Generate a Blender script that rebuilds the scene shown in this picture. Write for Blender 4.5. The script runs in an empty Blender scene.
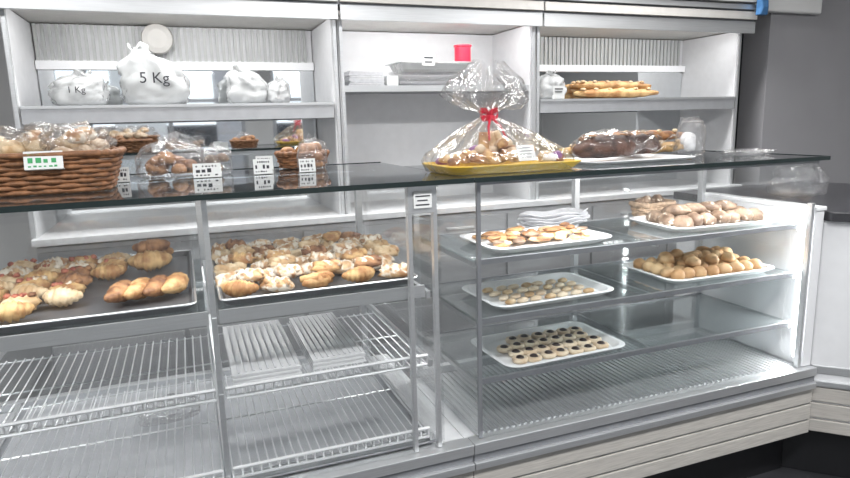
import bpy, math, random
from mathutils import Vector, Matrix, noise
random.seed(7)
sc = bpy.context.scene
try:
    sc.view_settings.view_transform = 'Standard'
except Exception: pass

# ---------------------------------------------------------------- materials
MATS = {}
def _base(name):
    m = bpy.data.materials.new(name); m.use_nodes = True
    nt = m.node_tree; nt.nodes.clear()
    out = nt.nodes.new('ShaderNodeOutputMaterial')
    return m, nt, out
def pbr(name, col, rough=.5, metal=0, var=0.0, scale=20, bump=0, bscale=60, stretch=(1,1,1), spec=.5, emit=None, estr=0, trans=0):
    m, nt, out = _base(name)
    b = nt.nodes.new('ShaderNodeBsdfPrincipled')
    b.inputs['Roughness'].default_value = rough; b.inputs['Metallic'].default_value = metal
    b.inputs['Specular IOR Level'].default_value = spec
    tc = nt.nodes.new('ShaderNodeTexCoord'); mp = nt.nodes.new('ShaderNodeMapping')
    mp.inputs['Scale'].default_value = stretch
    nt.links.new(tc.outputs['Object'], mp.inputs['Vector'])
    n = nt.nodes.new('ShaderNodeTexNoise'); n.inputs['Scale'].default_value = scale; n.inputs['Detail'].default_value = 4
    nt.links.new(mp.outputs['Vector'], n.inputs['Vector'])
    r = nt.nodes.new('ShaderNodeValToRGB')
    r.color_ramp.elements[0].position = .3; r.color_ramp.elements[1].position = .7
    r.color_ramp.elements[0].color = [max(0, c*(1-var)) for c in col]+[1]
    r.color_ramp.elements[1].color = [min(1, c*(1+var)) for c in col]+[1]
    nt.links.new(n.outputs['Fac'], r.inputs['Fac']); nt.links.new(r.outputs['Color'], b.inputs['Base Color'])
    if bump:
        n2 = nt.nodes.new('ShaderNodeTexNoise'); n2.inputs['Scale'].default_value = bscale
        nt.links.new(mp.outputs['Vector'], n2.inputs['Vector'])
        bp = nt.nodes.new('ShaderNodeBump'); bp.inputs['Strength'].default_value = bump; bp.inputs['Distance'].default_value = .004
        nt.links.new(n2.outputs['Fac'], bp.inputs['Height']); nt.links.new(bp.outputs['Normal'], b.inputs['Normal'])
    if emit:
        b.inputs['Emission Color'].default_value = list(emit)+[1]; b.inputs['Emission Strength'].default_value = estr
    nt.links.new(b.outputs[0], out.inputs[0]); MATS[name] = m; return m
def thin(name, tcol=(.97,.98,.98), rough=0.0, f0=.04, mixdiff=0.0, dcol=(.9,.9,.9), bump=0, bscale=30, gcol=(1,1,1), gain=1.0):
    """thin clear sheet: straight transmission + schlick reflection (same from both sides), optional milky diffuse"""
    m, nt, out = _base(name)
    tr = nt.nodes.new('ShaderNodeBsdfTransparent'); tr.inputs[0].default_value = list(tcol)+[1]
    gl = nt.nodes.new('ShaderNodeBsdfGlossy'); gl.inputs['Roughness'].default_value = rough; gl.inputs[0].default_value = list(gcol)+[1]
    lw = nt.nodes.new('ShaderNodeLayerWeight'); lw.inputs[0].default_value = .5
    pw = nt.nodes.new('ShaderNodeMath'); pw.operation='POWER'; pw.inputs[1].default_value = 4.5
    nt.links.new(lw.outputs['Facing'], pw.inputs[0])
    ma = nt.nodes.new('ShaderNodeMath'); ma.operation='MULTIPLY_ADD'; ma.use_clamp=True
    ma.inputs[1].default_value = (.9-f0)*min(gain,1.0); ma.inputs[2].default_value = f0*gain
    nt.links.new(pw.outputs[0], ma.inputs[0]); fac = ma.outputs[0]
    base = tr.outputs[0]
    if mixdiff:
        df = nt.nodes.new('ShaderNodeBsdfDiffuse'); df.inputs[0].default_value = list(dcol)+[1]
        tl = nt.nodes.new('ShaderNodeBsdfTranslucent'); tl.inputs[0].default_value = list(dcol)+[1]
        a = nt.nodes.new('ShaderNodeMixShader'); a.inputs[0].default_value = .35
        nt.links.new(df.outputs[0], a.inputs[1]); nt.links.new(tl.outputs[0], a.inputs[2])
        b = nt.nodes.new('ShaderNodeMixShader'); b.inputs[0].default_value = mixdiff
        nt.links.new(tr.outputs[0], b.inputs[1]); nt.links.new(a.outputs[0], b.inputs[2]); base = b.outputs[0]
    mx = nt.nodes.new('ShaderNodeMixShader')
    nt.links.new(fac, mx.inputs[0]); nt.links.new(base, mx.inputs[1]); nt.links.new(gl.outputs[0], mx.inputs[2])
    if bump:
        n2 = nt.nodes.new('ShaderNodeTexNoise'); n2.inputs['Scale'].default_value = bscale
        tc = nt.nodes.new('ShaderNodeTexCoord'); nt.links.new(tc.outputs['Object'], n2.inputs['Vector'])
        bp = nt.nodes.new('ShaderNodeBump'); bp.inputs['Strength'].default_value = bump; bp.inputs['Distance'].default_value = .02
        nt.links.new(n2.outputs['Fac'], bp.inputs['Height']); nt.links.new(bp.outputs['Normal'], gl.inputs['Normal']); nt.links.new(bp.outputs['Normal'], lw.inputs['Normal'])
    nt.links.new(mx.outputs[0], out.inputs[0]); MATS[name] = m; return m
def bread(name, c_dark, c_light, scale=28, sugar=0.0, rough=.55, bump=.5):
    m, nt, out = _base(name)
    b = nt.nodes.new('ShaderNodeBsdfPrincipled'); b.inputs['Roughness'].default_value = rough
    tc = nt.nodes.new('ShaderNodeTexCoord')
    n = nt.nodes.new('ShaderNodeTexNoise'); n.inputs['Scale'].default_value = scale; n.inputs['Detail'].default_value = 5
    nt.links.new(tc.outputs['Object'], n.inputs['Vector'])
    r = nt.nodes.new('ShaderNodeValToRGB'); r.color_ramp.elements[0].position = .40; r.color_ramp.elements[1].position = .60
    r.color_ramp.elements[0].color = list(c_dark)+[1]; r.color_ramp.elements[1].color = list(c_light)+[1]
    nt.links.new(n.outputs['Fac'], r.inputs['Fac']); col = r.outputs['Color']
    if sugar:
        n3 = nt.nodes.new('ShaderNodeTexNoise'); n3.inputs['Scale'].default_value = 45; n3.inputs['Detail'].default_value = 6
        nt.links.new(tc.outputs['Object'], n3.inputs['Vector'])
        r3 = nt.nodes.new('ShaderNodeValToRGB'); r3.color_ramp.elements[0].position = .62-sugar*.3; r3.color_ramp.elements[1].position = .72-sugar*.3
        nt.links.new(n3.outputs['Fac'], r3.inputs['Fac'])
        mx = nt.nodes.new('ShaderNodeMixRGB'); mx.inputs[2].default_value = (.80,.72,.60,1)
        nt.links.new(r3.outputs['Color'], mx.inputs[0]); nt.links.new(col, mx.inputs[1]); col = mx.outputs[0]
    nt.links.new(col, b.inputs['Base Color'])
    n2 = nt.nodes.new('ShaderNodeTexNoise'); n2.inputs['Scale'].default_value = 90
    nt.links.new(tc.outputs['Object'], n2.inputs['Vector'])
    bp = nt.nodes.new('ShaderNodeBump'); bp.inputs['Strength'].default_value = bump; bp.inputs['Distance'].default_value = .004
    nt.links.new(n2.outputs['Fac'], bp.inputs['Height']); nt.links.new(bp.outputs['Normal'], b.inputs['Normal'])
    nt.links.new(b.outputs[0], out.inputs[0]); MATS[name] = m; return m

ALU = pbr('brushed_aluminium', (.70,.71,.72), .38, .8, .05, 8, stretch=(1,1,30))
STEEL = pbr('steel_dark', (.32,.33,.35), .4, .6, .05)
DECK = pbr('steel_deck', (.52,.53,.55), .45, .5, .05)
CHROME = pbr('chrome_wire', (.85,.86,.87), .3, .6)
WHITE = pbr('white_laminate', (.78,.785,.80), .4, 0, .02)
CAB = pbr('grey_cabinet_front', (.44,.44,.45), .4, 0, .03)
BAYW = pbr('bay_back_panel', (.68,.68,.69), .45, 0, .03)
WHITEP = pbr('white_plastic', (.84,.84,.85), .25)
CREAM = pbr('cream_fascia', (.60,.58,.55), .45, 0, .05)
LAM = pbr('ash_laminate', (.50,.475,.44), .42, 0, .14, 9, stretch=(1.5,1.5,30))
BLACK = pbr('black_plinth', (.012,.012,.014), .4)
DARK = pbr('dark_worktop', (.04,.04,.045), .3)
EDGE = pbr('glass_edge_dark', (.02,.03,.03), .15)
GREYW = pbr('grey_wall_paint', (.36,.355,.37), .8, 0, .03, 3)
LIGHTW = pbr('light_wall_paint', (.60,.60,.60), .8, 0, .02, 3)
CEIL = pbr('ceiling_paint', (.75,.75,.74), .9, 0, .02, 3)
FLOOR = pbr('dark_floor_tile', (.04,.04,.045), .35, 0, .3, 4)
GLASS = thin('clear_glass', (.975,.98,.98), 0, .06)
TOPGL = thin('smoked_top_glass', (.50,.53,.54), .03, .05, .25, (.10,.11,.12))
SHELFG = thin('shelf_glass', (.82,.86,.86), .03, .05, .14, (.38,.40,.41))
CELLO = thin('cellophane', (.97,.97,.97), .08, .08, .04, (.9,.9,.9), .9, 25, gain=1.2)
BAGCLR = thin('clear_bag', (.95,.95,.95), .12, .06, .07, (.8,.8,.82), .8, 40, gain=1.1)
FILM = thin('cling_film', (.96,.96,.96), .12, .04, .02, (.8,.8,.8), .5, 30, gain=.7)
BAGW = thin('white_bag_plastic', (.8,.8,.8), .25, .04, .93, (.76,.77,.77), .7, 30)
MIRROR = pbr('mirror', (.80,.82,.83), .03, 1)
RIB = pbr('ribbed_panel', (.46,.47,.46), .45)
WICK = pbr('wicker_brown', (.24,.11,.05), .55, 0, .45, 60)
WICKL = pbr('wicker_light', (.50,.36,.25), .6, 0, .3, 60)
INK = pbr('ink', (.03,.03,.04), .6)
GREEN = pbr('green_ink', (.05,.35,.12), .6)
CARD = pbr('card_white', (.78,.79,.78), .7)
RED = pbr('red_ribbon', (.62,.02,.05), .35)
YEL = pbr('yellow_tray', (.75,.50,.06), .45)
BLUE = pbr('blue_cloth', (.05,.16,.35), .8)
TRAYD = pbr('baking_tray_grey', (.19,.19,.20), .4, .5)
PAPER = pbr('paper_stack', (.7,.7,.72), .7, 0, .1, 50)
GOLD = bread('pastry_golden', (.38,.18,.065), (.70,.46,.21))
BROWN = bread('pastry_brown', (.19,.08,.035), (.45,.23,.10))
SUGAR = bread('pastry_sugar', (.38,.19,.08), (.66,.44,.24), sugar=.55)
PALE = bread('pastry_pale', (.50,.32,.16), (.76,.60,.39))
TAN = bread('roll_tan', (.36,.25,.16), (.62,.49,.36))
BUN = bread('bun_crust', (.46,.25,.11), (.74,.50,.28), 12, bump=.15)
BAG_ = bread('baguette_crust', (.42,.20,.07), (.74,.48,.22), 14)
DARKB = bread('dark_loaf', (.04,.02,.015), (.13,.06,.04), 20)
RYE = bread('floured_rye', (.13,.08,.05), (.33,.23,.16), 20, sugar=.12)
HAM = bread('ham_topping', (.26,.05,.03), (.50,.17,.10), 60)
CHOC = pbr('chocolate', (.022,.010,.008), .5)
CREAMC = bread('cookie_cream', (.66,.50,.34), (.82,.70,.53))
PURP = pbr('candy_purple', (.25,.08,.28), .4)
LED = pbr('led_tube', (1,1,1), .5, emit=(.95,.98,1), estr=8)
PANEL = pbr('light_diffuser', (1,1,1), .5, emit=(1,1,.98), estr=5)

# ---------------------------------------------------------------- mesh builder
class MB:
    def __init__(s): s.v=[]; s.f=[]; s.m=[]; s.ml=[]
    def mi(s, m):
        if m not in s.ml: s.ml.append(m)
        return s.ml.index(m)
    def add(s, vs, fs, m):
        o=len(s.v); i=s.mi(m)
        s.v += [Vector(v) for v in vs]
        for f in fs: s.f.append([o+k for k in f]); s.m.append(i)
    def box(s,x0,x1,y0,y1,z0,z1,m,M=None):
        vs=[Vector((x,y,z)) for x in (x0,x1) for y in (y0,y1) for z in (z0,z1)]
        if M is not None: vs=[M@v for v in vs]
        s.add(vs,[(0,1,3,2),(4,6,7,5),(0,4,5,1),(2,3,7,6),(0,2,6,4),(1,5,7,3)],m)
    def tube(s,pts,r,m,n=6,closed=False,sz=1.0):
        pts=[Vector(p) for p in pts]; N=len(pts); vs=[]; fs=[]
        for i,p in enumerate(pts):
            a=pts[(i-1)%N] if (closed or i>0) else p
            b=pts[(i+1)%N] if (closed or i<N-1) else p
            t=(b-a).normalized()
            up=Vector((0,0,1)) if abs(t.z)<.9 else Vector((1,0,0))
            u=t.cross(up).normalized(); w=u.cross(t)
            rr=r[i] if isinstance(r,(list,tuple)) else r
            for k in range(n):
                an=2*math.pi*k/n
                q=p+u*math.cos(an)*rr+w*math.sin(an)*rr*sz
                vs.append(q)
        for i in range(N if closed else N-1):
            for k in range(n):
                a=i*n+k; b=i*n+(k+1)%n; c=((i+1)%N)*n+(k+1)%n; d=((i+1)%N)*n+k
                fs.append((a,b,c,d))
        if not closed: fs.append(tuple(range(n))[::-1]); fs.append(tuple((N-1)*n+k for k in range(n)))
        s.add(vs,fs,m)
    def blob(s,c,r,ang,m,amp=.06,nu=14,nv=8,freq=2.0,flat=-.6,seed=0):
        vs=[]; fs=[]; ca,sa=math.cos(ang),math.sin(ang)
        sd=Vector((seed*3.1,seed*1.7,seed*.9))+Vector(c)*7
        for j in range(nv+1):
            th=math.pi*j/nv
            for i in range(nu):
                ph=2*math.pi*i/nu
                d=Vector((math.sin(th)*math.cos(ph),math.sin(th)*math.sin(ph),math.cos(th)))
                k=1+amp*2*noise.noise(d*freq+sd)
                p=Vector((d.x*r[0]*k,d.y*r[1]*k,max(d.z,flat)*r[2]*k))
                vs.append((c[0]+p.x*ca-p.y*sa,c[1]+p.x*sa+p.y*ca,c[2]+p.z))
        for j in range(nv):
            for i in range(nu):
                fs.append((j*nu+i,(j+1)*nu+i,(j+1)*nu+(i+1)%nu,j*nu+(i+1)%nu))
        s.add(vs,fs,m)
    def loft(s,loops,m,cap0=True,cap1=True):
        n=len(loops[0]); vs=[p for l in loops for p in l]; fs=[]
        for j in range(len(loops)-1):
            for i in range(n):
                fs.append((j*n+i,j*n+(i+1)%n,(j+1)*n+(i+1)%n,(j+1)*n+i))
        if cap0: fs.append(tuple(range(n))[::-1])
        if cap1: fs.append(tuple((len(loops)-1)*n+i for i in range(n)))
        s.add(vs,fs,m)
    def build(s,name,parent=None,smooth=False,bevel=0,origin=None):
        if origin is None:
            if parent is not None: origin=parent.location.copy()
            else:
                lo=[min(v[i] for v in s.v) for i in range(3)]; hi=[max(v[i] for v in s.v) for i in range(3)]
                origin=Vector(((lo[0]+hi[0])/2,(lo[1]+hi[1])/2,lo[2]))
        me=bpy.data.meshes.new(name)
        me.from_pydata([tuple(v-origin) for v in s.v],[],s.f); me.update()
        for m in s.ml: me.materials.append(m)
        for p,i in zip(me.polygons,s.m): p.material_index=i; p.use_smooth=smooth
        ob=bpy.data.objects.new(name,me); sc.collection.objects.link(ob)
        if parent is not None: ob.parent=parent
        else: ob.location=origin
        if bevel:
            b=ob.modifiers.new('bevel','BEVEL'); b.width=bevel; b.segments=2; b.limit_method='ANGLE'
        return ob
def group(name,loc=(0,0,0)):
    e=bpy.data.objects.new(name,None); e.empty_display_size=.1; e.location=loc
    sc.collection.objects.link(e); return e
def rrect(cx,cy,w,d,r,z,n=6,ang=0):
    pts=[]; r=min(r,w/2-.001,d/2-.001)
    for (sx,sy,a0) in ((1,1,0),(-1,1,90),(-1,-1,180),(1,-1,270)):
        for i in range(n+1):
            a=math.radians(a0+90*i/n)
            x=sx*(w/2-r)+r*math.cos(a); y=sy*(d/2-r)+r*math.sin(a)
            pts.append(Vector((cx+x*math.cos(ang)-y*math.sin(ang),cy+x*math.sin(ang)+y*math.cos(ang),z)))
    return pts
def tray_mesh(mb,cx,cy,z,w,d,h,m,r=.03,lip=.012,ang=0,slope=.02):
    L=[rrect(cx,cy,w-2*lip-slope,d-2*lip-slope,r,z,ang=ang),rrect(cx,cy,w,d,r,z+h-.003,ang=ang),rrect(cx,cy,w,d,r,z+h,ang=ang),
       rrect(cx,cy,w-2*lip,d-2*lip,r,z+h,ang=ang),rrect(cx,cy,w-2*lip-slope-.004,d-2*lip-slope-.004,r,z+.004,ang=ang)]
    mb.loft(L,m)
def croissant(mb,c,L,ang,m,r0=.022,bend=1.0,ridges=5):
    pts=[];rs=[];N=30
    for i in range(N):
        t=-1+2*i/(N-1); a=t*bend; R=L/2/max(math.sin(bend),.2)
        x=R*math.sin(a); y=R*(1-math.cos(a))
        pts.append((c[0]+x*math.cos(ang)-y*math.sin(ang),c[1]+x*math.sin(ang)+y*math.cos(ang),c[2]))
        saw=((t+1)*ridges)%1.0
        rs.append(max(.003,r0*(1-.72*abs(t)**1.7)*(1.0+.34*(saw-.5) if abs(t)<.97 else .5)))
    mb.tube(pts,rs,m,10,sz=.85)
def area(name,loc,size,power,rot=(0,0,0),parent=None,col=(1,1,1)):
    l=bpy.data.lights.new(name,'AREA'); l.shape='RECTANGLE'; l.size=size[0]; l.size_y=size[1]; l.energy=power; l.color=col
    o=bpy.data.objects.new(name,l); sc.collection.objects.link(o); o.rotation_euler=rot
    if parent is not None: o.parent=parent; o.location=Vector(loc)-parent.location
    else: o.location=loc
    return o
def text(name,body,size,loc,rot,m,parent):
    c=bpy.data.curves.new(name,'FONT'); c.body=body; c.size=size; c.extrude=.0003; c.align_x='CENTER'
    c.materials.append(m); o=bpy.data.objects.new(name,c); sc.collection.objects.link(o)
    o.parent=parent; o.location=Vector(loc)-parent.location; o.rotation_euler=rot; return o

# ---------------------------------------------------------------- room
def single(name,boxes,bevel=0):
    mb=MB()
    for b in boxes: mb.box(*b)
    return mb.build(name,bevel=bevel)
single('floor',[(-3.5,6,-2.8,4.2,-.1,0,FLOOR)])
single('ceiling',[(-3.5,6,-2.8,4.2,2.7,2.8,CEIL)])
single('wall_back',[(-3.5,3.36,3.56,3.7,0,2.7,LIGHTW)])
single('wall_left',[(-3.6,-3.5,-2.8,4.2,0,2.7,LIGHTW)])
single('wall_right',[(6,6.1,-2.8,4.2,0,2.7,LIGHTW)])
single('wall_side',[(3.52,6,3.05,3.25,0,2.7,GREYW)])
single('wall_rear_passage',[(3.2,6,4.1,4.2,0,2.7,BLACK)])  # black colour stands for the darkness beyond the doorway
single('dark_doorway_panel',[(3.37,3.66,3.50,3.55,0,2.055,BLACK)],.004)  # black panel standing in for the darkness of the open doorway
single('wall_front',[(-3.5,6,-2.9,-2.8,0,.7,LIGHTW),(-3.5,6,-2.9,-2.8,2.4,2.7,LIGHTW),(-3.5,-2.2,-2.9,-2.8,.7,2.4,LIGHTW),(4.6,6,-2.9,-2.8,.7,2.4,LIGHTW),
   (.9,1.3,-2.9,-2.8,.7,2.4,LIGHTW)])
for i,(a,b) in enumerate(((-2.2,.9),(1.3,4.6))):
    mb=MB(); 
    for x in (a+.03,(a*2+b)/3,(a+2*b)/3,b-.03): mb.box(x-.03,x+.03,-2.88,-2.8,.7,2.4,STEEL)
    for z in (.7,1.8,2.35): mb.box(a,b,-2.88,-2.8,z,z+.05,STEEL)
    mb.box(a,b,-2.85,-2.845,.7,2.4,GLASS); mb.build('window_%d'%(i+1))
mb=MB(); mb.box(-9,12,-9,-2.95,-.12,-.02,GREYW); mb.box(-9,12,-9.2,-9,0,1.5,DARK)
for i in range(9): mb.box(-8+i*2.2,-6.9+i*2.2,-9.25,-8.95,.4,3.0+(i%3)*.5,LIGHTW if i%2 else GREYW)
mb.build('street_facade')

for i,(x,y) in enumerate(((-1.2,.2),(1.0,.2),(3.2,.2),(0.2,2.75),(2.2,2.75))):
    g=group('ceiling_light_panel',(x,y,2.66)); mb=MB()
    w,d=(1.2,.3)
    mb.box(x-w/2-.02,x+w/2+.02,y-d/2-.02,y+d/2+.02,2.665,2.699,WHITEP); mb.box(x-w/2,x+w/2,y-d/2,y+d/2,2.66,2.665,PANEL)
    mb.build('housing',g); area('lamp',(x,y,2.65),(w,d),(48 if i<3 else 30),parent=g,col=(1,1,1))

# ---------------------------------------------------------------- display cases
def base_unit(mb,x0,x1,yb):
    mb.box(x0,x1,1.69,yb,0.0,.21,BLACK)
    mb.box(x0,x1,1.60,yb,.21,.40,WHITE)
    for z0,z1 in ((.212,.262),(.270,.330),(.338,.395)): mb.box(x0,x1,1.585,1.60,z0,z1,LAM)
    for z0 in (.262,.330): mb.box(x0,x1,1.592,1.60,z0,z0+.008,STEEL)
    mb.box(x0,x1,1.57,1.62,.402,.425,ALU); mb.box(x0,x1,1.582,1.62,.425,.452,STEEL); mb.box(x0,x1,1.575,1.63,.452,.485,ALU)
    mb.box(x0,x1,1.62,yb,.40,.47,WHITE)
def rack(mb,x0,x1,y0,y1,z,step=.024,lip=.03):
    n=int((x1-x0)/step)
    for i in range(n+1):
        x=x0+(x1-x0)*i/n; mb.tube([(x,y1,z),(x,y0,z),(x,y0-.004,z+lip)],.0024,CHROME,4)
    for y in (y0+.02,(y0+y1)/2,y1-.01): mb.tube([(x0,y,z-.003),(x1,y,z-.003)],.003,CHROME,5)
    mb.tube([(x0,y0-.004,z+lip),(x1,y0-.004,z+lip)],.005,WHITEP,6); mb.tube([(x0,y0,z),(x1,y0,z)],.004,CHROME,6)

# left case
g=group('display_case',(-.4,1.6,0)); YB=2.45; X0,X1=-1.15,.66
mb=MB(); base_unit(mb,X0,.74,YB); mb.build('base',g,bevel=.002)
mb=MB()
mb.box(X0,.745,1.575,YB,1.280,1.290,TOPGL); mb.build('top_glass',g)
mb=MB(); mb.box(X0,.745,1.570,1.575,1.278,1.292,EDGE); mb.box(X0,.745,YB,YB+.005,1.278,1.292,EDGE); mb.build('top_glass_edge',g)
mb=MB()
mb.box(X0,.56,1.600,1.606,.487,1.278,GLASS); mb.box(.652,.658,1.61,YB-.03,.487,1.278,GLASS)
mb.box(X0,.64,YB-.02,YB-.014,.487,1.27,GLASS); mb.build('glass_panes',g)
mb=MB()
mb.box(.56,.645,1.600,1.612,1.20,1.278,ALU)
for x in (.565,.64): mb.box(x-.006,x+.006,1.602,1.622,.487,1.278,ALU)
for x in (X0,.035,.64): mb.box(x-.012,x+.012,YB-.03,YB,.487,1.278,ALU)
mb.box(X0,.66,YB-.035,YB,.487,.52,ALU); mb.box(X0,.66,YB-.035,YB,1.25,1.278,ALU)
mb.box(X0,.66,YB-.035,YB-.01,.86,.88,ALU)
mb.box(.028,.042,1.635,1.655,.487,1.275,ALU); mb.box(-.62,-.606,1.635,1.655,.487,1.0,ALU)
for x in (.035,-.61,.625):
    for z in (.945,.735,.50): mb.box(x-.006,x+.006,1.63,YB-.05,z,z+.022,ALU)
mb.build('frame',g,bevel=.001)
mb=MB()
for xa,xb in ((-.60,.022),(.048,.615)):
    mb.box(xa,xb,1.632,1.642,.95,.985,ALU); mb.box(xa,xb,1.642,2.42,.962,.968,SHELFG)
mb.build('upper_shelf',g)
mb=MB()
for xa,xb in ((-.60,.022),(.048,.615)):
    rack(mb,xa,xb,1.63,2.2,.745); rack(mb,xa,xb,1.63,2.38,.515)
mb.build('wire_shelves',g)
mb=MB(); mb.box(X0,.65,1.64,YB-.04,.486,.492,DECK); mb.build('deck_sheet',g)
mb=MB(); mb.tube([(X0,2.42,1.262),(.62,2.42,1.262)],.006,LED,8); mb.build('led_tube',g)
area('case_lamp',(-.25,1.68,1.272),(1.6,.03),5,rot=(math.radians(15),0,0),parent=g)
area('rear_lamp',(-.25,2.38,.94),(1.5,.03),5,parent=g)
mb=MB(); mb.box(.575,.628,1.594,1.597,1.215,1.262,CARD)
for k,(a,b) in enumerate(((.58,.622),(.585,.615),(.58,.62))): mb.box(a,b,1.5925,1.594,1.25-.012*k-.003,1.25-.012*k,INK)
mb.box(.575,.628,1.597,1.600,1.24,1.25,CARD)
mb.build('price_label',g)

# right case
g=group('display_case',(1.45,1.6,0)); YB=2.15; X0,X1=.77,2.17
mb=MB(); base_unit(mb,.742,2.19,YB); mb.build('base',g,bevel=.002)
mb=MB(); mb.box(.748,2.145,1.575,YB+.02,1.280,1.290,TOPGL); mb.build('top_glass',g)
mb=MB(); mb.box(.748,2.145,1.568,1.575,1.278,1.292,EDGE); mb.box(2.145,2.15,1.575,YB+.02,1.278,1.292,EDGE); mb.build('top_glass_edge',g)
mb=MB(); mb.box(.78,2.12,1.600,1.606,.487,1.278,GLASS); mb.box(.768,.774,1.61,YB-.02,.487,1.278,GLASS)
mb.box(.78,2.14,YB-.012,YB-.006,.52,1.26,GLASS); mb.box(2.13,2.136,1.62,YB-.02,1.11,1.278,GLASS); mb.build('glass_panes',g)
mb=MB()
for x in (.775,): mb.box(x-.006,x+.006,1.600,1.612,.487,1.278,STEEL)
for x in (.775,1.47,2.13): mb.box(x-.011,x+.011,YB-.025,YB,.487,1.278,ALU)
mb.box(2.118,2.132,1.600,1.62,.487,1.12,ALU)
mb.box(.77,2.15,YB-.03,YB,.487,.515,ALU); mb.box(.77,2.15,YB-.03,YB,1.25,1.278,ALU); mb.box(.77,2.14,1.604,1.614,1.266,1.278,STEEL)
mb.build('frame',g,bevel=.001)
mb=MB(); mb.box(2.14,2.185,1.60,YB,.487,1.09,WHITE); mb.box(2.135,2.19,1.595,YB,1.09,1.105,WHITEP); mb.build('side_panel',g,bevel=.003)
mb=MB(); mb.box(2.128,2.139,1.625,1.637,.52,1.08,LED); mb.build('led_strip',g)
area('side_lamp',(2.12,1.66,.8),(.55,.03),5.5,rot=(0,math.radians(90),0),parent=g)
area('top_lamp',(1.45,1.66,1.262),(1.3,.03),9,rot=(math.radians(20),0,0),parent=g)
mb=MB(); mb.tube([(.8,1.63,1.27),(2.1,1.63,1.27)],.006,LED,8); mb.build('led_tube',g)
mb=MB()
mb.box(.78,2.135,1.62,YB-.03,.47,.484,DECK)
for i in range(62):
    x=.79+i*.0218; mb.box(x,x+.010,1.63,YB-.04,.484,.490,ALU)
mb.build('ribbed_floor',g)
for k,z in enumerate((1.035,.850,.655)):
    mb=MB()
    mb.box(.785,2.125,1.652,2.10,z-.006,z,SHELFG); mb.box(.785,2.125,1.640,1.652,z-.012,z+.004,STEEL)
    mb.box(.785,2.125,2.10,2.108,z-.010,z+.002,STEEL)
    for x in (.785,1.46,2.118): mb.box(x,x+.012,1.652,2.12,z-.022,z-.006,ALU)
    mb.build('glass_shelf_%d'%(k+1),g)

# corner counter on the right
def poly(mb,pts,z0,z1,m):
    mb.loft([[Vector((x,y,z0)) for x,y in pts],[Vector((x,y,z1)) for x,y in pts]],m)
def inset(k): return [(2.20,1.60+k*1.4),(3.05,.75+k*1.4),(3.65-k,1.35),(3.0,2.35),(2.20,2.35)]
mb=MB(); poly(mb,inset(.07),0,.21,BLACK); poly(mb,inset(.012),.21,.42,WHITE); poly(mb,inset(.005),.42,1.05,WHITE)
for z0,z1 in ((.212,.262),(.270,.330),(.338,.395)): poly(mb,inset(0),z0,z1,LAM)
poly(mb,inset(-.006),.402,.425,ALU); poly(mb,inset(0),.452,.485,ALU)
T=[(2.195,1.575),(3.05,.72),(3.68,1.35),(3.02,2.38),(2.195,2.38)]
poly(mb,T,1.05,1.085,DARK); mb.build('corner_counter',bevel=.003)

# ---------------------------------------------------------------- back shelving
g=group('wall_shelving_unit',(1.3,3.3,0)); YF,YK=3.05,3.50
mb=MB()
mb.box(-.62,3.30,3.02,3.55,.0,.96,CAB); mb.box(-.63,3.31,2.99,3.55,.97,1.0,BAYW)
for i in range(7):
    x=-.62+i*.56; mb.box(x+.01,x+.55,3.005,3.02,.08,.52,CAB); mb.box(x+.01,x+.55,3.005,3.02,.54,.94,CAB); mb.box(x+.2,x+.36,2.99,3.005,.88,.892,ALU)
mb.build('lower_cabinets',g,bevel=.002)
mb=MB()
for x in (-.64,.705,.735,1.79,1.82,3.255): mb.box(x,x+.026,YF,YK+.04,1.0,1.945,BAYW)
mb.build('uprights',g,bevel=.002)
mb=MB()
for x in (-.625,.72,.75,1.805,1.835,3.268): mb.box(x-.008,x+.008,YF-.012,YF,1.0,1.945,ALU)
mb.build('upright_trim',g)
mb=MB()
for xa,xb in ((-.61,.70),(1.85,3.25)):
    mb.box(xa,xb,YK,YK+.01,1.0,1.74,MIRROR)
    mb.box(xa,xb,YK-.03,YK+.01,1.735,1.775,WHITEP)
    mb.box(xa,xb,YK+.005,YK+.02,1.77,1.945,BAYW)
    n=int((xb-xa)/.03)
    for i in range(n): mb.box(xa+i*.03+.004,xa+i*.03+.018,YK-.008,YK+.005,1.775,1.945,RIB)
    mb.box(xa,xb,YF+.01,YK-.03,1.528,1.545,STEEL)
    mb.box(xa,xb,YF-.01,YF+.01,1.478,1.55,DECK); mb.box(xa,xb,YF-.015,YF+.005,1.54,1.552,ALU)
mb.box(.76,1.79,YK-.01,YK+.01,1.0,1.945,BAYW)
mb.box(.76,1.79,YF+.02,YK-.01,1.607,1.625,STEEL); mb.box(.76,1.79,YF+.008,YF+.02,1.600,1.630,ALU)
mb.build('bays',g)
mb=MB()
mb.box(-.66,3.30,2.98,3.55,1.950,1.965,CREAM)
for i,(xa,xb) in enumerate(((-.66,.725),(.735,1.815),(1.825,3.30))):
    mb.box(xa,xb,2.965,2.98,1.922,1.99,ALU); mb.box(xa,xb,2.955,2.975,2.0,2.045,CREAM); mb.box(xa,xb,2.95,2.97,2.055,2.085,ALU); mb.box(xa,xb,2.94,3.55,2.095,2.30,CREAM)
mb.box(-.66,3.30,2.98,3.55,1.99,2.095,STEEL)
mb.build('canopy',g,bevel=.002)
mb=MB()
for xa,xb in ((-.5,.6),(.85,1.7),(1.95,3.15)): mb.tube([(xa,2.995,1.941),(xb,2.995,1.941)],.007,LED,8)
mb.build('added_bay_tubes',g)  # tubes added to light the bays, kept out of view behind the lip
for xa,xb in ((-.5,.6),(.85,1.7),(1.95,3.15)): area('added_bay_light',((xa+xb)/2,3.02,1.94),(xb-xa,.02),4.2,rot=(math.radians(30),0,0),parent=g)  # added lights aimed at the bay backs, no visible source
single('soffit_bulkhead',[(3.31,3.9,3.0,3.045,2.06,2.69,CEIL)],.01)
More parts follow.
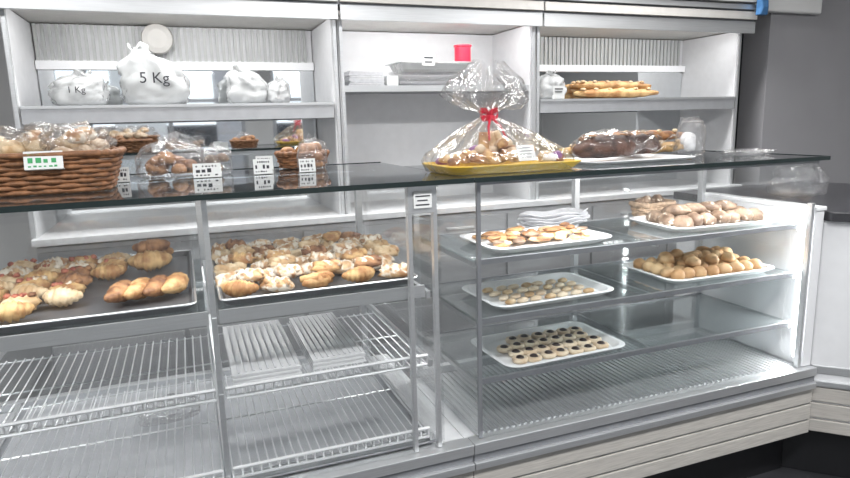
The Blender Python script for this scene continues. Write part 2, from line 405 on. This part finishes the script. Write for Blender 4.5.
mb=MB(); mb.loft([rrect(3.28,2.91,.07,.04,.015,2.02),rrect(3.285,2.91,.06,.05,.015,2.06),rrect(3.28,2.91,.07,.03,.012,2.14)],BLUE); mb.build('blue_cloth')

# ---------------------------------------------------------------- bread & pastry
R=random.random
def U(a,b): return a+(b-a)*R()
def baking_tray(cx,w):
    mb=MB(); tray_mesh(mb,cx,2.03,.986,w,.76,.020,TRAYD,.02,.008,slope=.012)
    mb.tube(rrect(cx,2.03,w,.76,.02,1.006),.003,ALU,5,closed=True); mb.build('baking_tray')
baking_tray(.33,.55); baking_tray(-.29,.57)
ZT=.999
def folded(mb,x,y,z,ang,m,s=1):
    mb.blob((x,y,z+.012*s),(.046*s,.030*s,.020*s),ang,m,.2,14,8,2.5)
    for k in (-1,0,1):
        dx=k*.026*s; mb.blob((x+dx*math.cos(ang),y+dx*math.sin(ang),z+.022*s),(.011*s,.027*s,.014*s),ang+.5,random.choice([m,m,SUGAR]),.16,10,6)
mb=MB()
for j in range(6):
    for i in range(5):
        x=.108+i*.111+U(-.010,.010); y=1.72+j*.118+U(-.012,.012)
        m=random.choice([GOLD,SUGAR,PALE,SUGAR,BROWN if j>2 else GOLD])
        if (i+j)%3==0: croissant(mb,(x,y-.015,ZT+.022),.098,U(-.6,.6),m,.027,.8)
        else: folded(mb,x,y,ZT,U(-.7,.7),m,1.08)
        if R()<.6 and j<5: folded(mb,x+.04,y+.05,ZT+.026,U(-1,1),random.choice([SUGAR,GOLD,PALE,BROWN]),.95)
mb.build('assorted_pastries',smooth=True)
mb=MB()
for j in range(7):
    for i,x0 in enumerate((-.52,-.425,-.335,-.245)):
        x=x0+U(-.006,.006); y=1.725+j*.093+U(-.008,.008)
        if i==3 and j<4 or (i==2 and j<1): continue
        a=U(-.4,.4)+(.3 if i==0 else 0)
        m=random.choice([GOLD,SUGAR,PALE,GOLD,BROWN])
        if (i+j)%2: croissant(mb,(x,y-.01,ZT+.024),.094,a,m,.029,.7,4)
        else:
            mb.blob((x,y,ZT+.018),(.046,.031,.026),a,m,.15,14,8,2.5)
            for k in range(4):
                o=(k-1.5)*.020; mb.blob((x+o*math.cos(a)+U(-.004,.004),y+o*math.sin(a)+U(-.006,.006),ZT+.038),(.010,.013,.008),a,random.choice([HAM,HAM,BROWN,SUGAR]),.3,9,6)
mb.build('ham_filled_rolls',smooth=True)
mb=MB()
croissant(mb,(-.130,2.15,ZT+.033),.12,.1,GOLD,.038,.9,6); croissant(mb,(-.125,2.29,ZT+.032),.11,-.3,GOLD,.034,.9,6); croissant(mb,(-.125,2.225,ZT+.065),.11,.2,BROWN,.030,.9,6)
mb.build('croissants',smooth=True)
mb=MB()
for k in range(4): croissant(mb,(-.185+k*.045,1.79+.01*k,ZT+.028),.16,1.35,(BROWN,GOLD,BROWN,GOLD)[k],.029,.4,6)
mb.build('chocolate_pastries',smooth=True)

def stray(cx,cy,z,w,d,ang=0):
    mb=MB(); tray_mesh(mb,cx,cy,z,w,d,.022,WHITEP,.05,.014,ang=ang,slope=.03); mb.build('serving_tray',smooth=False,bevel=.002)
Z1,Z2,Z3=1.036,.851,.656
stray(1.09,1.82,Z1,.46,.30,.02); stray(1.84,1.83,Z1,.50,.31,-.03); stray(1.10,1.82,Z2,.47,.30,.03); stray(1.82,1.83,Z2,.50,.32,-.02); stray(1.13,1.80,Z3,.48,.31,.03)
mb=MB()
for k in range(75):
    x=1.09+U(-.175,.175); y=1.82+U(-.095,.095)
    mb.blob((x,y,Z1+.014+U(0,.022)),(U(.020,.032),U(.015,.022),.008),U(0,3),random.choice([BROWN,PALE,GOLD,BROWN,BUN,RYE]),.15,10,6)
mb.build('shortbread_biscuits',smooth=True)
mb=MB()
for j in range(3):
    for i in range(7):
        mb.blob((1.66+i*.058+U(-.008,.008),1.75+j*.072,Z1+.028+.006*(i%2)),(.027,.046,.028),U(-.4,.1),RYE,.09,14,8)
for i in range(4): mb.blob((1.70+i*.075,1.82,Z1+.062),(.028,.048,.024),.8,RYE,.09,14,8)
mb.build('rye_rolls',smooth=True)
mb=MB()
for k in range(28):
    i,j=k%7,k//7; x=.95+i*.050+U(-.006,.006); y=1.735+j*.052
    mb.blob((x,y,Z2+.014),(.026,.016,.009),.5+U(-.2,.2),CREAMC if k%3 else PALE,.08,12,6)
mb.build('almond_biscuits',smooth=True)
mb=MB()
for j in range(5):
    for i in range(8):
        mb.blob((1.632+i*.053+U(-.006,.006),1.728+j*.050+U(-.005,.005),Z2+.026),(.030,.024,.024),U(0,3),BUN,.06,14,8)
for k in range(18): mb.blob((1.83+U(-.16,.16),1.83+U(-.07,.08),Z2+.056),(.030,.024,.022),U(0,3),BUN,.06,14,8)
mb.build('sweet_buns',smooth=True)
mb=MB()
for j in range(4):
    for i in range(7):
        if i==0 and j==3: continue
        x=.972+i*.053+(j%2)*.014+U(-.005,.005); y=1.71+j*.058+U(-.005,.005); z=Z3+.005
        pr=[(.013,.002),(.025,.002),(.028,.009),(.024,.016),(.016,.017),(.014,.012)]
        L=[[Vector((x+r*math.cos(2*math.pi*k/14)*(1+.05*math.sin(5*k)),y+r*math.sin(2*math.pi*k/14),z+h)) for k in range(14)] for r,h in pr]
        mb.loft(L,CREAMC); mb.blob((x,y,z+.015),(.014,.014,.008),0,CHOC,.02,12,6)
mb.build('thumbprint_cookies',smooth=True)

# wicker baskets
def basket(name,cx,cy,z,w,d,h,m,layers=8,stakes=30,flare=.12,r=.05,th=.0065,fill=None,seed=1,handle=False):
    g=group(name,(cx,cy,z)); mb=MB()
    mb.loft([rrect(cx,cy,w*(1-flare),d*(1-flare),r,z+.002),rrect(cx,cy,w*(1-flare),d*(1-flare),r,z+.008)],m)
    for l in range(layers):
        t=l/(layers-1); k=1-flare+flare*t
        loop=rrect(cx,cy,w*k,d*k,r,0,n=12); N=len(loop); pts=[]
        M=stakes*4
        per=[0]
        for i in range(N): per.append(per[-1]+(loop[(i+1)%N]-loop[i]).length)
        for q in range(M):
            s=per[-1]*q/M; i=0
            while per[i+1]<s: i+=1
            f=(s-per[i])/max(1e-6,per[i+1]-per[i]); p=loop[i].lerp(loop[(i+1)%N],f)
            o=math.sin(q/4*math.pi+l*math.pi)*th*.6
            dr=Vector((p.x-cx,p.y-cy,0)).normalized(); p=p+dr*o; p.z=z+.008+t*(h-.016); pts.append(p)
        mb.tube(pts,th*.75,m,5,closed=True,sz=max(1,(h/layers)/(th*1.4)))
    loop=rrect(cx,cy,w*1.02,d*1.02,r,z+h,n=10); mb.tube(loop,[th*(1.3+.35*math.sin(i*2.1)) for i in range(len(loop))],m,7,closed=True)
    mb.build('woven_body',g,smooth=True)
    if fill:
        mb=MB(); rr=random.Random(seed)
        for (m2,n,rx,ry,rz,zz) in fill:
            for k in range(n):
                mb.blob((cx+rr.uniform(-.5,.5)*(w-2.4*rx),cy+rr.uniform(-.5,.5)*(d-2.4*ry),z+h*zz+rr.uniform(0,rz)),(rx,ry,rz),rr.uniform(0,3.1),m2,.1,14,8)
        mb.build('bread_rolls',g,smooth=True)
    return g
def pcard(cx,cy,z,w=.055,h=.045,ink=INK,ang=0,parent=None):
    mb=MB(); M=Matrix.Translation((cx,cy,z))@Matrix.Rotation(ang,4,'Z')@Matrix.Rotation(math.radians(-12),4,'X')
    mb.box(-w/2,w/2,-.001,.001,0,h,CARD,M); 
    rr=random.Random(int(cx*1000)+5)
    for row,(zz,hh,cnt) in enumerate(((.80,.06,7),(.50,.15,4),(.17,.05,6))):
        xw=w*.8/cnt
        for c in range(cnt):
            if rr.random()<.15: continue
            x=-w*.4+c*xw; mb.box(x,x+xw*rr.uniform(.4,.75),-.0018,-.001,h*(zz-hh),h*(zz+hh*rr.uniform(.3,1)),ink,M)
    mb.box(-w/2,w/2,0,.02,0,.002,CARD,M)
    return mb.build('price_card',parent)
ZC=1.291
b0=basket('bread_basket',-.375,1.92,ZC,.42,.24,.10,WICK,fill=[(TAN,14,.038,.034,.028,.78),(PALE,10,.036,.030,.026,1.0),(SUGAR,6,.034,.03,.024,1.25)])
mb=MB()
for k,(x,y) in enumerate(((-.45,1.90),(-.34,1.94),(-.26,1.90))): mb.blob((x,y,ZC+.13),(.085,.075,.045),.3*k,BAGCLR,.22,24,12,3.5,seed=k+3)
mb.build('clear_wrap',b0,smooth=True)
pcard(-.325,1.785,ZC+.066,.085,.045,GREEN,parent=b0)
basket('bread_basket',-.345,2.28,ZC,.28,.16,.08,WICK,layers=6,stakes=22,fill=[(BROWN,10,.035,.03,.025,.9),(TAN,7,.035,.03,.025,1.15)],seed=3)
basket('bread_basket',.41,2.34,ZC,.18,.12,.055,WICK,layers=5,stakes=18,fill=[(BROWN,7,.028,.024,.02,1.0)],seed=5)
basket('bread_basket',1.78,2.045,Z1,.17,.09,.06,WICKL,layers=5,stakes=18,r=.03,fill=[(RYE,6,.03,.02,.02,.95)],seed=6)
mb=MB()
for k in range(4):
    z=Z1+.001+k*.013; c=(1.30+.006*(k%2),2.035); pp=[]
    for a,b,h in ((.09,.03,0),(.15,.055,.018),(.153,.057,.020),(.147,.052,.020),(.09,.028,.004)):
        pp.append([Vector((c[0]+a*math.cos(t)*(1+.04*math.sin(3*t+k*2)),c[1]+b*math.sin(t),z+h*(1+.25*math.sin(5*t+k)))) for t in [2*math.pi*i/40 for i in range(40)]])
    mb.loft(pp,PAPER)
mb.build('paper_liner_stack',smooth=True)

# bags
def bag(name,cx,cy,z,rx,ry,h,m,n=56,seed=1,label=None,knot=True,contents=None,lean=0.0,wr=.05):
    g=group(name,(cx,cy,z)); mb=MB()
    if knot: prof=[(.80,0),(.97,.05),(1.04,.18),(1.02,.38),(.96,.56),(.86,.72),(.64,.82),(.36,.88),(.24,.905),(.26,.93),(.34,.97),(.30,1.0)]
    else: prof=[(.85,0),(1,.06),(1.02,.3),(.98,.6),(.9,.85),(.7,1.0)]
    P2=[]
    for a,b in zip(prof,prof[1:]):
        for q in range(3): P2.append((a[0]+(b[0]-a[0])*q/3,a[1]+(b[1]-a[1])*q/3))
    P2.append(prof[-1])
    L=[]
    for (r,t) in P2:
        l=[]
        for k in range(n):
            a=2*math.pi*k/n; ca,sa=math.cos(a),math.sin(a)
            e=3.2 if t<.5 else 3.2-1.2*min(1,(t-.5)/.3)
            q=(abs(ca)**e+abs(sa)**e)**(-1/e)
            f=1+.16*noise.noise(Vector((ca*2+seed,sa*2,t*4)))+(.09*min(1,max(0,(t-.4)*3))+.01)*math.sin(a*9+seed+t*3)
            nz=noise.noise(Vector((ca*5+seed*2,sa*5,t*9))); f+=wr*(1-abs(nz)*3)*min(1,t*6)
            l.append(Vector((cx+ca*rx*r*q*f+lean*h*max(0,t-.5),cy+sa*ry*r*q*f,z+t*h*(1+(.05*math.sin(a*2+seed) if .5<t<.95 else 0))+(.012*h/.15 if t>.95 else 0)*math.sin(a*3+seed))))
        L.append(l)
    mb.loft(L,m,True,not knot)
    if knot:
        zz=z+h*.905; rr=.25; mb.tube([(cx+lean*h*.405+rx*rr*math.cos(a),cy+ry*rr*math.sin(a),zz) for a in [2*math.pi*i/12 for i in range(12)]],.003,m,5,closed=True)
    mb.build('bag_film',g,smooth=True)
    if contents:
        mb=MB(); rr=random.Random(seed)
        for (m2,c,br,px,py,pz,s) in contents:
            for k in range(c): mb.blob((cx+rr.uniform(-1,1)*px,cy+rr.uniform(-1,1)*py,z+rr.uniform(.0,1)*pz+br[2]*.7),br,rr.uniform(-s,s),m2,.08,14,8)
        mb.build('contents',g,smooth=True)
    if label: text('label',label,h*.26,(cx,cy-ry*1.22,z+h*.36),(math.radians(90),0,math.radians(3)),INK,g)
    return g
ZS=1.553
bag('flour_bag',-.40,3.14,ZS,.105,.07,.145,BAGW,seed=2,label='1 Kg',lean=.3,wr=.08)
bag('flour_bag',-.09,3.15,ZS,.130,.08,.255,BAGW,seed=5,label='5 Kg',lean=-.45,wr=.08)
bag('flour_bag',.31,3.15,ZS,.085,.07,.17,BAGW,seed=8,lean=-.4,wr=.08)
bag('flour_bag',.45,3.14,ZS,.055,.06,.12,BAGW,seed=9,lean=.2,wr=.08)
mb=MB(); mb.loft([[Vector((-.07+r*math.cos(a),YK-.03-d,1.88+r*math.sin(a))) for a in [2*math.pi*k/28 for k in range(28)]] for r,d in ((.06,.0),(.075,.01),(.07,.03),(.045,.036))],CREAM); mb.build('round_wall_disc',smooth=False,bevel=.002)  # plain beige disc on the back panel
bag('bagged_rolls',-.04,2.22,ZC,.10,.07,.13,BAGCLR,seed=12,contents=[(BROWN,18,(.03,.025,.02),.055,.03,.06,3)])
bag('bagged_rolls',.10,2.24,ZC,.05,.05,.10,BAGCLR,seed=14,contents=[(RYE,8,(.025,.02,.018),.02,.02,.04,3)])
bag('bagged_rolls',.42,2.20,ZC+.0,.05,.03,.12,BAGCLR,seed=15,contents=[(BROWN,6,(.022,.018,.016),.02,.01,.04,3)])
pcard(-.185,2.10,ZC+.001,.05); pcard(.065,2.10,ZC+.001,.085); pcard(.24,2.12,ZC+.001,.06,.05); pcard(.385,2.11,ZC+.001,.055); pcard(.27,2.32,ZC+.001,.06,.05)

# baguettes
def baguette(mb,p0,p1,r,m,m2=PALE):
    p0,p1=Vector(p0),Vector(p1); N=26; pts=[];rs=[]
    for i in range(N):
        t=i/(N-1); pts.append(p0.lerp(p1,t)); e=min(1,(math.sin(math.pi*min(max(t,.02),.98)))**.4); rs.append(r*e*(1+.10*math.sin(t*40)))
    mb.tube(pts,rs,m,12,sz=.8)
    for k in range(6):
        t=.10+.155*k; c=p0.lerp(p1,t); d=(p1-p0).normalized()
        mb.blob((c.x,c.y-r*.2,c.z+r*.62),(r*1.0,r*.35,r*.28),math.atan2(d.y,d.x)+.6,m2,.05,10,6)
mb=MB()
for k in range(4): baguette(mb,(2.12+.03*k,3.12+.045*k,ZS+.030),(2.70,3.10+.045*k,ZS+.030),.036,BAG_)
for k in range(3): baguette(mb,(2.13,3.13+.05*k,ZS+.076),(2.66+.02*k,3.12+.05*k,ZS+.070),.034,BAG_)
mb.build('baguettes',smooth=True)
bag('bagged_loaf',1.95,3.13,ZS,.09,.07,.15,BAGW,seed=21,lean=.3,wr=.08)
mb=MB(); mb.box(1.952-.02,1.952+.05,3.035,3.038,ZS+.02,ZS+.07,CARD); mb.box(1.94,1.99,3.033,3.035,ZS+.05,ZS+.056,INK); mb.box(1.94,1.985,3.033,3.035,ZS+.035,ZS+.04,INK); mb.box(1.932,2.002,3.035,3.05,ZS,ZS+.02,CARD); mb.build('price_card')

# loaves on top of right case
mb=MB(); tray_mesh(mb,1.48,1.86,ZC,.46,.26,.012,WHITEP,.04,.012); mb.build('serving_tray',bevel=.001)
def loafbag(name,cx,cy,z,rx,ry,rz,m,ang,seed):
    g=group(name,(cx,cy,z)); mb=MB(); mb.blob((cx,cy,z+rz*.7),(rx,ry,rz),ang,m,.06,22,12)
    for k in range(4):
        o=(k-1.5)*rx*.4; mb.blob((cx+o*math.cos(ang),cy+o*math.sin(ang),z+rz*1.6),(rx*.08,ry*.5,rz*.1),ang+.3,BROWN,.05,10,6)
    mb.build('loaf',g,smooth=True)
    mb=MB(); mb.blob((cx,cy,z+rz*.82),(rx*1.12,ry*1.12,rz*1.12),ang,FILM,.10,26,14,4,seed=seed)
    ex=cx+math.cos(ang)*rx*1.1; ey=cy+math.sin(ang)*rx*1.1
    mb.tube([(ex-.02,ey,z+rz*.7),(ex+.02,ey,z+rz*.7),(ex+.035,ey,z+rz*.8),(ex+.07,ey,z+rz*.9)],[.03,.012,.01,.03],FILM,12)
    mb.build('bag_film',g,smooth=True)
loafbag('bagged_dark_loaf',1.38,1.83,ZC+.0145,.125,.065,.050,DARKB,.05,1)
loafbag('bagged_dark_loaf',1.60,1.93,ZC+.0145,.10,.055,.047,DARKB,.1,2)
mb=MB()
baguette(mb,(1.40,2.06,ZC+.03),(1.98,2.06,ZC+.03),.032,BAG_); baguette(mb,(1.38,2.12,ZC+.03),(1.95,2.12,ZC+.03),.030,GOLD); baguette(mb,(1.45,2.09,ZC+.075),(1.98,2.09,ZC+.075),.03,BROWN)
mb.build('baguettes',smooth=True)
bag('plastic_bag_roll',1.86,1.94,ZC,.055,.04,.14,BAGCLR,seed=31,knot=False,contents=[(WHITEP,3,(.03,.02,.03),.01,.01,.06,1)])
mb=MB(); tray_mesh(mb,2.02,1.82,ZC,.20,.14,.02,BAGCLR,.03,.01); mb.blob((2.0,1.82,ZC+.012),(.07,.05,.008),.1,BAGCLR,.3,16,8); mb.build('clear_plastic_lid')
bag('plastic_carrier_bag',2.52,1.98,1.086,.12,.08,.13,BAGCLR,seed=33,knot=False)

# shelf items in the middle bay
ZM=1.631
mb=MB(); 
for k in range(9): mb.box(.80+.004*(k%3),.985-.003*(k%2),3.12,3.36,ZM+.001+k*.0085,ZM+.0075+k*.0085,PAPER)
mb.box(1.0,1.06,3.12,3.3,ZM+.001,ZM+.05,CARD)
mb.build('paper_bag_stack')
g=group('plastic_container_stack',(1.27,3.22,ZM)); mb=MB()
for k in range(3):
    tray_mesh(mb,1.27,3.22,ZM+.001+k*.035,.42-.02*k,.24,.045,BAGCLR if k<2 else BAGW,.03,.008)
mb.build('containers',g)
mb=MB(); mb.box(1.06,1.50,3.10,3.34,ZM+.118,ZM+.122,BAGW); mb.build('lid',g)
mb=MB(); M=Matrix.Translation((1.22,3.098,ZM+.10)); mb.box(-.035,.035,-.002,0,0,.06,CARD,M); mb.box(-.025,.025,-.003,-.002,.035,.043,INK,M); mb.box(-.022,.02,-.003,-.002,.015,.021,INK,M); mb.build('label',g)
mb=MB(); cx,cy,cz=1.46,3.2,ZM+.1225
mb.loft([[Vector((cx+r*math.cos(a),cy+r*math.sin(a),cz+h)) for a in [2*math.pi*k/28 for k in range(28)]] for r,h in ((.012,0),(.049,0),(.049,.006),(.044,.008),(.044,.084),(.049,.086),(.049,.094),(.016,.094),(.014,.05))],RED); mb.build('ribbon_spool',bevel=.001)

# gift basket in cellophane
cx,cy,z=.94,1.78,ZC; g=group('gift_basket',(cx,cy,z))
mb=MB(); tray_mesh(mb,cx,cy,z+.001,.46,.27,.026,YEL,.04,.012); mb.build('yellow_tray',g,bevel=.001)
mb=MB(); rr=random.Random(4)
for k in range(50):
    m=rr.choice([PALE,GOLD,BROWN,PURP,BUN,CREAMC,HAM,TAN,WHITEP]); x=rr.uniform(-.18,.18); y=rr.uniform(-.09,.09)
    mb.blob((cx+x,cy+y,z+.030+max(0,.05-abs(x)*.26)*rr.random()*1.3),(rr.uniform(.016,.032),rr.uniform(.014,.024),.016),rr.uniform(0,3),m,.12,12,8)
for k in range(3): mb.tube([(cx-.05+.04*k,cy+.02,z+.03),(cx-.05+.02*k,cy+.02,z+.12)],[.022,.014],rr.choice([PALE,CREAMC,GOLD]),10)
mb.build('biscuits_and_sweets',g,smooth=True)
mb=MB(); L=[]; n=80
NX,NY=cx-.045,cy
for (w,d,t,fold) in ((.47,.28,.004,.004),(.48,.29,.035,.008),(.44,.27,.060,.02),(.36,.23,.085,.06),(.25,.18,.115,.12),(.13,.11,.145,.2),(.05,.045,.165,.2),(.035,.03,.175,.2),(.07,.06,.187,.25),(.17,.12,.205,.28),(.23,.14,.235,.26),(.20,.12,.265,.26),(.12,.08,.295,.26),(.08,.05,.315,.3)):
    l=[]
    for k in range(n):
        a=2*math.pi*k/n; ca,sa=math.cos(a),math.sin(a); p=3.5 if t<.07 else 2
        q=(abs(ca)**p+abs(sa)**p)**(-1/p)
        f=1+fold*(math.sin(a*11+t*6)+.5*math.sin(a*17+1)+.6*math.sin(a*3+t*20))
        u=min(1,t/.17); X=cx+(NX-cx)*u
        zz=z+t*(1 if t<.2 else 1+.08*math.sin(a*4+1))
        l.append(Vector((X+ca*w/2*q*f,cy+sa*d/2*q*f,zz)))
    L.append(l)
mb.loft(L,CELLO,True,False); mb.build('cellophane_wrap',g,smooth=True)
mb=MB(); bz=z+.168
for k in range(6):
    a=k*2*math.pi/6+.3; ln=.030
    pts=[]
    for i in range(13):
        t=i/12*math.pi; rr_=ln*math.sin(t); pts.append(Vector((NX+math.cos(a)*rr_+math.cos(a+1.57)*.010*math.cos(t),cy-.01+math.sin(a)*rr_*.8,bz+.018*math.sin(2*t)*.8+.006)))
    vs=[];fs=[]
    for i,p in enumerate(pts): vs+= [p+Vector((0,0,-.007)),p+Vector((0,0,.007))]
    for i in range(12): fs.append((2*i,2*i+1,2*i+3,2*i+2))
    mb.add(vs,fs,RED)
mb.tube([(NX+.020*math.cos(a),cy+.018*math.sin(a),bz) for a in [2*math.pi*i/14 for i in range(14)]],.005,RED,6,closed=True)
for s in (-1,1): mb.tube([(NX,cy-.02,bz),(NX+s*.02,cy-.045,bz-.03),(NX+s*.03,cy-.07,bz-.07)],[.004,.004,.003],RED,5)
mb.build('red_bow',g)
mb=MB(); M=Matrix.Translation((cx+.02,cy-.135,z+.035))@Matrix.Rotation(math.radians(-25),4,'X')
mb.box(-.03,.03,-.001,.001,0,.05,CARD,M)
for k in range(4): mb.box(-.022,.022-.006*(k%2),-.002,-.001,.010+.010*k,.0115+.010*k,INK,M)
mb.build('gift_card',g)

# packs of flat white paper bags on the middle wire shelf
def paper_pack(cx,cy,z,w,d):
    mb=MB()
    for k in range(5): mb.box(cx-w/2+.002*(k%2),cx+w/2-.003*(k%3),cy-d/2+.003*(k%2),cy+d/2,z+k*.006,z+k*.006+.005,WHITEP)
    for k in range(9):
        x=cx-w*.42+k*w*.105; mb.box(x,x+w*.03,cy-d*.48,cy+d*.48,z+.029,z+.0325,PAPER)
    mb.build('paper_bag_pack')
paper_pack(.165,1.93,.7475,.19,.46); paper_pack(.375,1.94,.7475,.16,.44)
bag('folded_plastic_bag',-.12,2.1,.518,.09,.07,.05,BAGCLR,seed=42,knot=False)

# ---------------------------------------------------------------- world & camera
w=bpy.data.worlds.new('world'); sc.world=w; w.use_nodes=True
w.node_tree.nodes['Background'].inputs[0].default_value=(.88,.94,1,1); w.node_tree.nodes['Background'].inputs[1].default_value=2.0
cam=bpy.data.cameras.new('camera'); co=bpy.data.objects.new('camera',cam); sc.collection.objects.link(co)
cam.sensor_width=36; cam.lens=624*36/850; cam.clip_start=.02
X=Vector((1670,161,-624)).normalized(); Y=Vector((-243.7,111.6,-624)); Y=(Y-X*Y.dot(X)).normalized(); Z=X.cross(Y)
M=Matrix((X,Y,Z)).to_4x4(); M.translation=Vector((0,0,1.45)); co.matrix_world=M
sc.camera=co
